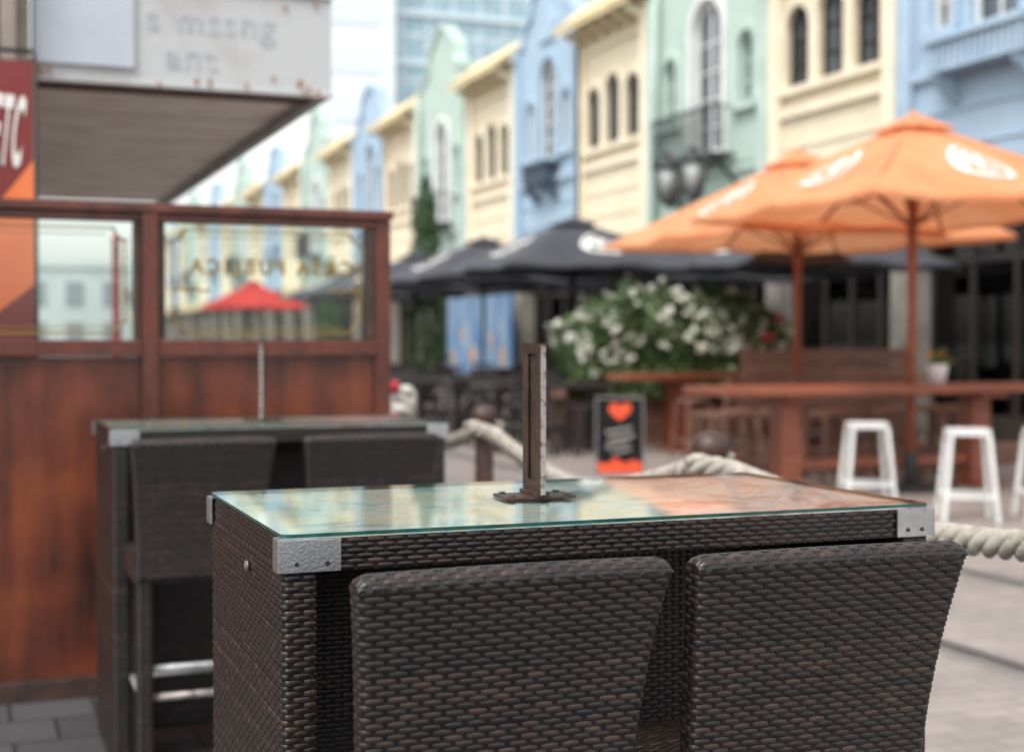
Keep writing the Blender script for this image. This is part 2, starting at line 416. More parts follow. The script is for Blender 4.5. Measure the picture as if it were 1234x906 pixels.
# ------------------------------------------------------------------ wicker bar chair
def chair():
    root = thing("bar_chair", "dark woven wicker bar chair with a curved back tucked under the table", "chair", group="wicker bar chairs at the tables")
    Z0, Z1 = .675, 1.072
    def sec(z):
        s = max(0, (z-.70)/.395)
        return (-.006*(1-s), -.150-.072*s**1.7, .187+.029*s**2.0, .022)
    mb = MB(); woven_loop(mb, Z0, Z1, sec, r=.010)
    cx, cy, hx, hy = sec(Z1)
    def top(u, v):
        a = pi*v; t = abs(2*u-1); x = (u*2-1)*(hx-.001); e = (1-t**40*.55)
        return Vector((x+cx, cy-math.cos(a)*(hy+.0002)*(1-.06*t**30), Z1-.003+math.sin(a)*.018*e+.002*(1-t**2))), Vector((0, -math.cos(a), math.sin(a)))
    woven_sheet(mb, top, 2*hx, .062, rowh=.0088, amp=.0012)
    mb.grid(lambda u, v: (top(u, v)[0]-top(u, v)[1]*.003), 24, 8, 1)
    for sg in (-1, 1):
        u = .5+sg*.5
        vs = [tuple(top(u, k/10)[0]+Vector((sg*.001, 0, 0))) for k in range(11)]
        mb.add(vs, [tuple(range(11))], 0, False, .3)
    obj(mb, "backrest", [WICK, CORE], root)
    mb = MB()
    woven_loop(mb, .66, .735, lambda z: (0, .045, .195, .195), r=.02)
    def seat(u, v):
        x = (u*2-1)*.19; y = -.145+v*.38
        return Vector((x, y, .738+.012*math.sin(pi*u)*math.sin(pi*v))), Vector((0, 0, 1))
    woven_sheet(mb, seat, .38, .38)
    obj(mb, "seat", [WICK, CORE], root)
    first = None
    for x, y in ((-.165, -.128), (.165, -.128), (-.165, .21), (.165, .21)):
        if first is None:
            mb = MB(); woven_loop(mb, .012, .66, lambda z: (0, 0, .022, .022), r=.006, pitch=.02)
            mb.tube([(0,0,0), (0,0,.014)], .018, 10, 2)
            first = obj(mb, "leg", [WICK, CORE, STEELDK], root, (x, y, 0))
        else:
            c = first.copy(); COL.objects.link(c); c.parent = root; c.location = (x, y, 0)
    for pts, mt in ((((-.143,-.128,.40),(.143,-.128,.40)), DULL), (((-.143,-.128,.315),(.143,-.128,.315)), WORN), (((-.143,.21,.31),(.143,.21,.31)), DULL), (((-.165,-.105,.31),(-.165,.187,.31)), DULL), (((.165,-.105,.31),(.165,.187,.31)), DULL)):
        mb = MB(); mb.tube(pts, .012, 12); obj(mb, "footrest", [mt], root)
    mb = MB(); mb.box(-.013, .013, -.003, 0, -.005, .005)
    obj(mb, "maker_tag", [ALU], root, (.13, sec(.69)[1]-.0258, .687), bevel=.002)
    return root
CH = chair(); CH.location = (.651, 1.885, 0)
CH["label"] = "dark brown woven wicker bar chair pushed against a glass-topped table"
copy_tree(CH, (1.114, 1.874, 0), math.radians(-1.2))
copy_tree(CH, (.658, 4.43, 0), 0, "dark woven bar chair with silver footrest by the timber partition")
copy_tree(CH, (1.165, 4.42, 0), 0, "dark woven bar chair with silver footrest by the timber partition")

# ------------------------------------------------------------------ wicker bar table
def table():
    root = thing("bar_table", "dark wicker bar table with glass top over printed sheets", "table", group="glass-topped wicker bar tables")
    hx, hy, T = .552, .308, 1.10
    for sg in (-1, 1):
        mb = MB(); woven_loop(mb, .012, T-.052, lambda z: (0, 0, .025, hy-.003), r=.008)
        obj(mb, "end_panel", [WICK, CORE], root, (sg*(hx-.028), 0, 0))
    mb = MB()
    L = 2*hx-.008
    for sg in (-1, 1):
        def ap(u, v, sg=sg):
            return Vector(((u*2-1)*L/2, sg*(hy-.004), T-.056+v*.046)), Vector((0, sg, 0))
        woven_sheet(mb, ap, L, .046, rowh=.0082)
        def apx(u, v, sg=sg):
            return Vector((sg*(hx-.004), (u*2-1)*(hy-.006), T-.056+v*.046)), Vector((sg, 0, 0))
        woven_sheet(mb, apx, 2*hy-.012, .046, rowh=.0082)
    mb.box(-hx+.008, hx-.008, -hy+.008, hy-.008, T-.054, T-.012, 1)
    obj(mb, "apron", [WICK, CORE], root)
    mb = MB()
    woven_sheet(mb, lambda u, v: (Vector(((u*2-1)*(hx-.056), .042, .06+v*.98)), Vector((0, -1, 0))), 2*hx-.112, .98)
    mb.box(-hx+.056, hx-.056, .046, .074, .05, 1.045, 1)
    obj(mb, "centre_panel", [WICK, CORE], root)
    mb = MB(); mb.box(-hx+.006, hx-.006, -hy+.006, hy-.006, T-.0095, T-.0075); obj(mb, "printed_sheet", [PRINT], root)
    mb = MB(); a, b = hx-.001, hy-.001
    r = .012; o = []
    for qx, qy, a0 in ((a-r, -b+r, -pi/2), (a-r, b-r, 0), (-a+r, b-r, pi/2), (-a+r, -b+r, pi)):
        for k in range(5): o.append((qx+r*math.cos(a0+k*pi/8), qy+r*math.sin(a0+k*pi/8)))
    n = len(o)
    mb.add([(x, y, T-.001) for x, y in o], [tuple(range(n))], 0)
    mb.add([(x, y, T-.001) for x, y in o]+[(x, y, T-.0065) for x, y in o], [(i, (i+1) % n, n+(i+1) % n, n+i) for i in range(n)], 1)
    obj(mb, "glass_top", [GTOP, GEDGE], root)
    for sx in (-1, 1):
        for sy in (-1, 1):
            mb = MB(); z0, z1 = T-.055, T-.009; W = .086 if sx < 0 else .070; D = .034
            mb.box(-.0045, W, -.0045, 0, z0, z1); mb.box(-.0045, -.0005, 0.0005, D, z0, z1)
            mb.box(-.003, W*.6, -.003, D, z1+.0002, z1+.0012)
            for k in (.022, W-.02): mb.tube([(k, -.0065, z0+.012), (k, -.004, z0+.012)], .0035, 10, 1)
            c = obj(mb, "corner_bracket", [ALU, STEELDK], root, (sx*(hx+.0005), sy*(hy+.0005), 0), bevel=.0012)
            c.scale = (-sx, -sy, 1)
    mb = MB(); mb.tube([(0,0,0), (-.002,0,0)], .008, 16)
    obj(mb, "maker_badge", [WORN], root, (-hx-.0015, -.06, 1.02)).scale = (1, 1.6, 1)
    return root
TB = table(); TB.location = (.966, 2.283, 0)
TB["label"] = "dark wicker bar table with greenish glass top and steel corners"
copy_tree(TB, (.982, 4.905, 0), 0, "dark wicker bar table standing before the timber partition")

def holder():
    root = thing("menu_holder", "rusty brown metal menu holder standing on the glass table", "menu holder", group="menu holders on the tables")
    mb = MB(); mb.box(-.064, .064, -.038, .038, 0, .005)
    for x, y in ((-.05,-.028), (.05,-.028), (-.05,.028), (.05,.028)): mb.tube([(x,y,.004), (x,y,.008)], .006, 10)
    obj(mb, "base_plate", [BRONZE], root, bevel=.001)
    O = [(-.047,.005),(.047,.005),(.047,.268),(-.047,.268)]; H = [(-.024,.03),(.024,.03),(.024,.25),(-.024,.25)]
    mb = MB(); mb.shape(O, [H], -.0048, -.0015, 'X'); mb.box(-.014, .014, -.040, .040, .005, .012); obj(mb, "slotted_face", [BRONZE], root, bevel=.0006)
    mb = MB(); mb.shape(O, [], .0018, .0048, 'X'); obj(mb, "back_face", [BRONZE], root, bevel=.0006)
    mb = MB(); mb.box(-.0046, .0046, -.0488, -.0472, .008, .265); obj(mb, "worn_edge", [WORN], root)
    return root
HO = holder(); HO.location = (.929, 2.30, 1.0995); HO.rotation_euler[2] = math.radians(-3)
copy_tree(HO, (.965, 4.90, 1.0995), math.radians(-16))

# ------------------------------------------------------------------ rope barrier
def bollard():
    root = thing("bollard", "dark round-topped timber bollard carrying thick rope", "bollard", group="rope barrier bollards beside the tables")
    mb = MB(); mb.tube([(0,0,.012),(0,0,.3),(0,0,1.01),(0,0,1.03)], [.042,.040,.038,.034], 20)
    obj(mb, "post", [POSTM], root)
    mb = MB(); mb.tube([(0,0,1.068+.048*math.sin(a)) for a in [(-1.3+.33*k) for k in range(9)]], [max(.004, .056*math.cos(-1.3+.33*k)) for k in range(9)], 20)
    obj(mb, "knob", [POSTM], root)
    mb = MB(); mb.tube([(0,0,0),(0,0,.012)], .10, 24); obj(mb, "foot_plate", [STEELDK], root)
    return root
def rope_mesh(path, R=.033, tw=.15):
    pts = [Vector(p) for p in path]; out = [pts[0]]; ds = .012
    for i in range(len(pts)-1):
        seg = pts[i+1]-pts[i]; n = max(1, int(seg.length/ds))
        for k in range(1, n+1): out.append(pts[i]+seg*k/n)
    mb = MB()
    for st in range(3):
        c = []; s = 0
        for i, p in enumerate(out):
            t = (out[min(i+1, len(out)-1)]-out[max(0, i-1)]).normalized()
            n = t.cross(Vector((0,0,1))); n = n.normalized() if n.length > .01 else Vector((1,0,0)); b = n.cross(t)
            if i: s += (out[i]-out[i-1]).length
            ph = 2*pi*s/tw+2*pi*st/3
            c.append(p+(n*math.cos(ph)+b*math.sin(ph))*R*.57)
        mb.tube(c, R*.46, 8)
    return mb
BO = bollard(); YS = (8.5, 6.72, 5.5, 3.6, 1.7); SAG = (.13, .11, .16, .085)
BO.location = (2.0, YS[3], 0)
for y in (YS[0], YS[1], YS[2], YS[4]): copy_tree(BO, (2.0, y, 0))
for i in range(len(YS)-1):
    a, b = YS[i], YS[i+1]
    r = thing("rope", "thick twisted natural rope sagging between two bollards", "rope", (2.0, (a+b)/2, 0), group="ropes of the barrier")
    h = (a-b)/2
    path = []
    for k in range(31):
        t = k/30; y_ = h*(1-2*t); e = min(1, (h-abs(y_))/.14)
        path.append((-.070*(1-e)**1.5*(1 if t < .5 else -1), y_, 1.026-SAG[i]*(1-abs(2*t-1)**1.6)))
    obj(rope_mesh(path), "rope_span", [ROPE], r)
kn = thing("rope_knot", "bunched pale rope knot with a red whipping on a bollard", "rope knot", (1.98, 6.62, 0))
mb = MB()
for k in range(6):
    a = k*.9; mb.tube([(.052*math.cos(a+q), .052*math.sin(a+q), .98+.028*k+.02*math.sin(3*q)) for q in [j*.25 for j in range(14)]], .024, 8)
obj(mb, "rope_bundle", [M("pale_rope", (.66, .64, .58), (.45, .42, .37), scale=20, rough=.9)], kn)
mb = MB(); mb.tube([(-.05,-.05,1.13),(-.05,-.06,1.18)], .022, 10); obj(mb, "red_whipping", [PETR], kn)

# ------------------------------------------------------------------ timber partition with glazing
PW = thing("partition_wall", "red-brown timber partition with glazed upper windows", "partition", (0, 5.66, 0))
def pbox(name, x0, x1, y0, y1, z0, z1, mat=WOODR, bev=.004):
    mb = MB(); mb.box(x0, x1, y0, y1, z0, z1); return obj(mb, name, [mat], PW, bevel=bev)
XL = -1.0
pbox("post", .648, .708, -.02, .09, 0, 1.868)
pbox("post", 1.585, 1.648, 0, .22, 0, 1.868)
pbox("post", XL-.06, XL, -.02, .09, 0, 1.868)
pbox("top_rail", XL-.07, 1.655, -.025, .225, 1.87, 1.905)
pbox("top_rail", XL, .646, 0, .06, 1.835, 1.868); pbox("top_rail", .71, 1.583, 0, .06, 1.835, 1.868)
for a, b in ((XL, .646), (.71, 1.583)):
    pbox("middle_rail", a, b, -.012, .07, 1.315, 1.378)
    pbox("panel", a, b, .022, .04, .087, 1.313, PANEL, 0)
    pbox("bottom_rail", a, b, -.004, .07, .0, .085, POSTM)
    pbox("window_frame", a, a+.028, .01, .05, 1.38, 1.833, POSTM); pbox("window_frame", b-.028, b, .01, .05, 1.38, 1.833, POSTM)
GOLD = M("gold_leaf", (.26, .165, .035), (.19, .115, .022), rough=.45, metal=.0)
for a, b in ((XL+.03, .616), (.74, 1.553)):
    g = pbox("window", a, b, .028, .034, 1.38, 1.833, GLASS, 0)
    mb = MB()
    for q in (0, .026):
        x0, x1, z0, z1 = a+.024+q, b-.024-q, 1.40+q, 1.813-q
        w = .008 if q == 0 else .004
        mb.box(x0+.05, x1-.05, .0262, .0275, z1-w, z1); mb.box(x0+.05, x1-.05, .0262, .0275, z0, z0+w)
        mb.box(x0, x0+w, .0262, .0275, z0+.05, z1-.05); mb.box(x1-w, x1, .0262, .0275, z0+.05, z1-.05)
    for cx_, cz_, ax, az in ((a+.02, 1.813, 1, -1), (b-.02, 1.813, -1, -1), (a+.02, 1.40, 1, 1), (b-.02, 1.40, -1, 1)):
        mb.tube([(cx_+ax*(.05*math.cos(t)), .027, cz_+az*(.05*math.sin(t))) for t in [k*pi/12 for k in range(7)]], .005, 5)
    obj(mb, "gilt_border", [GOLD], g)
    if a > 0:
        text("CASA PUBLICA", .078, GOLD, "gilt_lettering", g, (1.165, .0262, 1.665), (pi/2, 0, 0), mirror=True, font_scale=(1.0, 1.05), bold=.0022, space=1.32)
        for cx_ in (.84, 1.46):
            mb = MB(); mb.tube([(cx_+.07*t, .027, 1.575+.006*math.sin(7*t)) for t in [k/8 for k in range(-8, 9)]], .004, 5)
            obj(mb, "gilt_flourish", [GOLD], g)

# ------------------------------------------------------------------ canopy, building corner, banner
CB = thing("corner_building", "weathered brown corner building behind the partition", "building", (0, 6.95, 0))
mb = MB(); mb.box(-6, .30, .02, 8.6, 0, 7); obj(mb, "wall", [COLM], CB)
for a, b in ((-.02, .13), (.17, .24)):
    mb = MB(); mb.box(a, b, -.06, .0, 0, 6.9); obj(mb, "pilaster", [COLM], CB, bevel=.01)
CN = thing("street_canopy", "rust-streaked white street canopy fixed to the corner building", "canopy", (0, 7.07, 0))
CL = 6.6
mb = MB(); mb.box(.312, 1.75, 0, .06, 2.60, 3.09); mb.box(1.69, 1.75, .062, CL, 2.60, 3.09)
obj(mb, "fascia", [CANF], CN, bevel=.006)
mb = MB(); mb.box(.32, .78, -.022, -.003, 2.68, 3.10); obj(mb, "white_board", [CANW], CN, bevel=.004)
mb = MB(); mb.box(.306, 1.758, -.02, 0.07, 3.092, 3.12); mb.box(.306, 1.758, -.014, -.002, 2.6, 2.625); obj(mb, "edge_trim", [CANF], CN, bevel=.004)
for k in range(20):
    x = random.choice([.33, .4, 1.68, 1.7, 1.6, 1.1, 1.3, .9, 1.5])+random.uniform(-.05, .05); z = random.choice([2.63, 2.645, 3.04])+random.uniform(-.02, .03)
    n = 9; mb = MB(); mb.add([(x+random.uniform(.4,1.2)*.012*math.cos(2*pi*q/n), -.0235 if x < .79 else -.0155, z+random.uniform(.4,1.4)*.024*math.sin(2*pi*q/n)) for q in range(n)], [tuple(range(n))])
    obj(mb, "rust_patch", [CANS], CN)
GHOST = M("faded_lettering", (.35, .37, .41), (.45, .46, .465), rough=.6, lo=.45, hi=.6, scale=14)
text("s mssng", .18, GHOST, "faded_lettering", CN, (1.15, -.003, 2.93), (pi/2, 0, 0), bold=.001, space=1.12)
text("ant", .18, GHOST, "faded_lettering", CN, (1.05, -.003, 2.75), (pi/2, 0, 0), bold=.001, space=1.12)
mb = MB()
y = .30
while y < CL-.3:
    mb.box(.31, 1.685, y, y+.30, 2.645+random.uniform(0, .010), 2.675); y += .322
obj(mb, "soffit", [SOFF], CN)
mb = MB(); mb.box(.31, 1.685, .07, CL, 2.70, 2.72)
for yy in (.25,): mb.box(.31, 1.688, yy, yy+.04, 2.61, 2.642)
for x in (.5, .95, 1.4): mb.box(x, x+.04, .07, .245, 2.62, 2.70)
obj(mb, "soffit_frame", [SOFG], CN)
BN = thing("banner", "tall dark red and orange banner with white letters", "banner", (0, 6.55, 0))
BRED = M("banner_red", (.20, .022, .018), (.15, .016, .014), scale=2, rough=.6)
BORG = M("banner_orange", (.80, .20, .06), (.68, .13, .04), scale=2, rough=.6)
mb = MB(); mb.box(-.42, .292, 0, .006, .55, 2.59, 0); obj(mb, "banner_cloth", [BRED], BN)
mb = MB(); mb.shape([(-.42, 1.93), (.02, 1.80), (.293, 2.16), (.293, 1.2), (-.42, 1.2)], [], -.002, -.0005, 'Y', 0); cl = obj(mb, "orange_print", [BORG], BN)
mb = MB(); mb.shape([(-.1, 1.2), (.293, 1.2), (.293, 1.62), (.08, 1.45)], [], -.005, -.0035, 'Y', 0); obj(mb, "red_print", [BRED], BN)
text("BETC", .42, LOGOW, "banner_lettering", BN, (.165, -.004, 2.27), (pi/2, math.radians(5), 0), font_scale=(.155, 1), bold=.010, space=1.18, shear=.1)
for pts, r_ in ((((.30,.01,0),(.30,.01,2.62)), .012), (((-.43,.01,0),(-.43,.01,2.62)), .012), (((-.43,.01,2.632),(.30,.01,2.632)), .01)):
    mb = MB(); mb.tube(pts, r_, 10); obj(mb, "banner_pole", [STEELDK], BN)
rp = thing("painted_pole", "slim red painted pole standing in the street", "pole", (1.95, 20, 0))
mb = MB(); mb.tube([(0,0,0),(0,0,2.75),(0,0,2.751),(0,0,2.82)], [.05,.05,.07,.03], 12); obj(mb, "shaft", [URED], rp)

# ------------------------------------------------------------------ terrace buildings
def arch(yc, w, z0, z1, arched=True, n=10):
    if not arched: return [(yc-w/2,z0),(yc+w/2,z0),(yc+w/2,z1),(yc-w/2,z1)]
    r = w/2; pts = [(yc-r,z0),(yc+r,z0)]
    for k in range(n+1): pts.append((yc+r*math.cos(pi*k/n), z1-r+r*math.sin(pi*k/n)))
    return pts
def add_window(root, yc, w, z0, z1, arched, frame, surround, mull=1, bars=2, fr=.06):
    mb = MB(); mb.shape(arch(yc, w+.02, z0-.01, z1+.01, arched), [], .13, .15, 'X'); win = obj(mb, "window", [PANE], root)
    mb = MB(); mb.shape(arch(yc, w-.002, z0+.001, z1-.001, arched), [arch(yc, w-2*fr, z0+fr+.01, z1-fr-.01, arched)], .07, .125, 'X')
    for k in range(mull):
        y = yc-w/2+w*(k+1)/(mull+1); mb.box(.08, .115, y-fr/3, y+fr/3, z0+fr, z1-fr-.02)
    for k in range(bars):
        z = z0+(z1-z0)*(k+1)/(bars+1)*.9; mb.box(.085, .112, yc-w/2+.05, yc+w/2-.05, z-.015, z+.015)
    obj(mb, "frame", [frame], win)
    mb = MB(); mb.shape(arch(yc, w+.26, z0-.002, z1+.13, arched), [arch(yc, w+.002, z0-.001, z1+.001, arched)], -.06, -.002, 'X')
    obj(mb, "surround", [surround], win)
    mb = MB(); mb.box(-.14, .0, yc-w/2-.16, yc+w/2+.16, z0-.12, z0-.004); obj(mb, "sill", [surround], win)
    return win
def terrace(kind):
    spec = {'cream': (3.55, CREAM, CREAMT), 'green': (4.6, GREEN, GREENT), 'blue': (4.1, BLUE, BLUET)}[kind]
    w, wm, tm = spec; m = w/2
    root = thing("terrace_building", {'cream': "cream rendered terrace building with three arched windows and tiled eave",
            'green': "pale green terrace building with tall white window and curved gable",
            'blue': "pale blue terrace building with curved gable and window box"}[kind], "building", group="pastel terrace buildings along the street")
    if kind == 'cream':
        out = [(0,3.6),(w,3.6),(w,8.75),(0,8.75)]; wins = [(.80,.72,5.6,6.95),(m,.74,5.6,7.1),(w-.80,.72,5.6,6.95)]
        half = None
    elif kind == 'green':
        half = [(0,8.9),(.45,8.9),(.46,9.1),(.9,9.15),(1.1,9.35),(1.2,9.7),(1.35,9.95),(1.7,10.1),(2.0,10.35),(m,10.45)]
        wins = [(.85,.56,5.6,6.9),(m,1.15,4.85,7.75),(w-.85,.56,5.6,6.9)]
    else:
        half = [(0,8.6),(.5,8.6),(.55,8.85),(.72,9.1),(1.0,9.2),(1.08,9.5),(1.3,9.8),(1.65,9.95),(m,10.0)]
        wins = [(m,1.0,5.7,8.1),(m-1.1,.5,5.8,7.2),(m+1.1,.5,5.8,7.2)]
    if half:
        top = half+[(w-a, b) for a, b in half[::-1][1:]]
        out = [(0,3.6),(w,3.6)]+top[::-1]
    mb = MB(); mb.shape(out, [arch(y, ww, a, b, True) for y, ww, a, b in wins], 0, .25, 'X')
    mb.box(.252, 8, .01, w-.01, 3.6, 8.4)
    obj(mb, "wall", [wm], root)
    for a in (0, w-.22):
        mb = MB(); mb.box(0, .5, a, a+.22, 0, 3.598); obj(mb, "pier", [PIER], root)
    if half:
        mb = MB()
        for i in range(len(top)-1):
            mb.beam((.12, top[i][0], top[i][1]+.03), (.12, top[i+1][0], top[i+1][1]+.03), .42, .12)
        obj(mb, "coping", [tm], root)
    mb = MB()
    if kind != 'green': mb.box(-.10, -.003, 0.003, w-.003, 5.12, 5.26)
    else: mb.box(-.08, -.003, .36, w-.36, 4.42, 4.52)
    if kind == 'cream': mb.box(-.08, -.003, .36, w-.36, 7.7, 7.8)
    for k in range(2): mb.box(-.03, -.003, .34, w-.34, 4.1+k*.5, 4.13+k*.5)
    for a in (0.003, w-.333):
        mb.box(-.12, -.003, a, a+.33, 3.66, 8.3); mb.box(-.2, .0, a-.0, a+.33, 8.302, 8.5)
    obj(mb, "moulding", [tm], root)
    if kind == 'cream':
        mb = MB()
        mb.add([(-.65,-.05,8.22),(-.65,w+.05,8.22),(.3,w+.05,8.95),(.3,-.05,8.95),(-.65,-.05,8.14),(-.65,w+.05,8.14),(.3,w+.05,8.80),(.3,-.05,8.80)],
               [(0,1,2,3),(7,6,5,4),(0,4,5,1),(1,5,6,2),(2,6,7,3),(3,7,4,0)])
        k = 0
        while k*.22 < w+.05:
            y = -.03+k*.22; mb.tube([(-.67,y,8.24),(.3,y,8.985)], .055, 6); k += 1
        roof = obj(mb, "eave_roof", [TILE], root)
        for k in range(6):
            mb = MB(); y = .25+k*(w-.5)/5; mb.beam((-.5,y,8.16),(-.02,y,7.98),.08,.14); obj(mb, "bracket", [tm], roof)
    for y, ww, a, b in wins:
        big = kind == 'green' and ww > .9
        add_window(root, y, ww, a, b, True, WHITE if big or kind == 'blue' else SHOPF if kind == 'cream' else tm, WHITE if big else tm, 1, 4 if b-a > 2 else 2, .10 if big else .06)
    if kind == 'blue':
        mb = MB(); mb.box(-.42, -.13, m-.95, m+.95, 5.1, 5.14); mb.box(-.46, -.13, m-1.0, m+1.0, 5.50, 5.57)
        for k in range(15):
            y = m-.93+k*1.86/14; mb.box(-.41, -.37, y-.03, y+.03, 5.14, 5.5)
        for y in (m-.8, m+.8): mb.beam((-.35, y, 5.08), (-.02, y, 4.72), .12, .14)
        mb.box(-.36, -.15, m-.9, m+.9, 5.14, 5.46)
        obj(mb, "window_box", [tm], root)
        mb = MB(); mb.shape([(m-.5,8.5),(m+.5,8.5),(m+.5,8.9),(m,9.3),(m-.5,8.9)], [], -.08, -.002, 'X'); obj(mb, "plaque", [tm], root)
    if kind == 'green':
        mb = MB(); mb.box(-.6, -.09, m-1.15, m+1.15, 4.68, 4.76); mb.box(-.6, -.56, m-1.15, m+1.15, 5.55, 5.6)
        k = 0
        while k < 24:
            y = m-1.14+k*2.28/23; mb.box(-.59, -.57, y-.01, y+.01, 4.76, 5.55); k += 1
        for y in (m-1.14, m+1.14):
            mb.box(-.59, -.09, y-.015, y+.015, 5.56, 5.59); mb.box(-.35, -.33, y-.01, y+.01, 4.76, 5.56)
            mb.beam((-.5, y, 4.66), (-.02, y, 4.2), .05, .06)
        obj(mb, "balcony", [IRON], root)
        mb = MB(); mb.tube([(-.2, w-.5, 3.7), (-.2, w-.5, 8.6)], .05, 8); obj(mb, "drainpipe", [tm], root)
    mb = MB(); mb.box(-.16, .0, .0, w, 3.22, 3.64); obj(mb, "fascia_board", [FASC if kind != 'blue' else SHOPF], root)
    mb = MB(); mb.box(.38, .46, .22, w-.22, 0, .35); mb.box(.38, .46, .22, w-.22, 2.5, 2.6)
    n = 4
    for k in range(n+1):
        y = .24+k*(w-.48)/n; mb.box(.37, .45, y-.04, y+.04, .352, 3.22)
    obj(mb, "shopfront", [SHOPF], root)
    mb = MB(); mb.box(.41, .42, .22, w-.22, .352, 3.22); obj(mb, "display_window", [GLASS], root)
    mb = MB(); mb.box(2.2, 8, .0, w, 0, 3.59); obj(mb, "shop_interior", [SHOPIN], root)
    mb = MB(); mb.box(1.2, 1.7, .5, w-.6, 0, 1.05); mb.box(1.15, 1.75, .45, w-.55, 1.052, 1.1); obj(mb, "counter", [TIMBD], root)
    mb = MB()
    for z in (1.5, 1.95):
        mb.box(2.0, 2.19, .4, w-.4, z, z+.03)
        yy = .5
        while yy < w-.5:
            hh = random.uniform(.12, .3); mb.tube([(2.1, yy, z+.03), (2.1, yy, z+.03+hh)], random.uniform(.03, .06), 8, random.choice((1, 2, 3))); yy += random.uniform(.14, .35)
    obj(mb, "shelf", [TIMBD, WHITE, FASC, SHOPF], root)
    return root
seq = [('cream', 10.0), ('blue', 13.55), ('cream', 17.68), ('green', 21.25), ('cream', 25.87), ('blue', 29.2), ('cream', 33.3), ('green', 37.0), ('cream', 41.6), ('blue', 45.0)]
y = 49.1
cyc = ['cream', 'green', 'cream', 'blue']; i = 0; W = {'cream': 3.55, 'green': 4.6, 'blue': 4.1}
while y < 118: seq.append((cyc[i % 4], y)); y += W[cyc[i % 4]]; i += 1
tmpl = {}
for k, yy in seq:
    if k not in tmpl:
        tmpl[k] = terrace(k); tmpl[k].location = (13, yy, 0)
    else:
        c = copy_tree(tmpl[k], (13, yy, 0))
        if k == 'blue' and yy == 29.2:
            c["label"] = "pale blue terrace building with curved gable and grey-blue iron balcony box"
            for ch in c.children:
                if ch.name.startswith("window_box"):
                    ch.data = ch.data.copy(); ch.data.materials[0] = BLUEIRON; ch.scale = (1, .72, 1.05); ch.location = (0, .57, -.26)

# far towers
TG = M_brick("curtain_wall", (.36, .50, .56), (.30, .44, .50), (.60, .70, .73), 2.0, 3.4, .12, rough=.2, facade='Y', bump=.1, offset=0, noise=.3)
ot = thing("office_tower", "tall blue-grey glass office tower beyond the terrace", "tower", (0, 0, 0))
mb = MB(); mb.box(29.5, 62, 100, 130, 0, 60); obj(mb, "glass_facade", [TG], ot)
mb = MB()
for k in range(16): mb.box(29.3, 62.2, 99.8, 99.98, 3.5+k*3.6, 3.95+k*3.6)
obj(mb, "spandrel", [M("pale_spandrel", (.62, .72, .75), (.55, .66, .70), rough=.4)], ot)
wt = thing("white_tower", "tall plain white concrete tower with thin joints", "tower", (0, 0, 0))
mb = MB(); mb.box(22.8, 29.2, 99, 125, 0, 62); obj(mb, "shaft", [M("pale_concrete", (.80, .82, .82), (.74, .78, .79), scale=.3, rough=.8)], wt)
mb = MB()
for k in range(17): mb.box(24, 28, 98.93, 98.99, 3+k*3.5, 4.6+k*3.5)
obj(mb, "window_band", [M("pale_window", (.66, .73, .76), (.72, .78, .80), rough=.2)], wt)
eb = thing("street_end_building", "low pale building closing the far end of the street", "building", (0, 0, 0))
mb = MB(); mb.box(-30, 20, 124, 136, 0, 8); mb.box(-30, 20.2, 123.7, 123.98, 7.6, 8.2); obj(mb, "wall", [M("far_render", (.58, .63, .63), (.50, .56, .56), scale=.3, rough=.8)], eb)
mb = MB()
for r in range(2):
    for k in range(16): mb.box(-28+k*3, -26.6+k*3, 123.9, 123.98, 1+r*3.4, 3+r*3.4)
obj(mb, "windows", [M("far_pane", (.20, .24, .26), (.32, .36, .38), rough=.2)], eb)

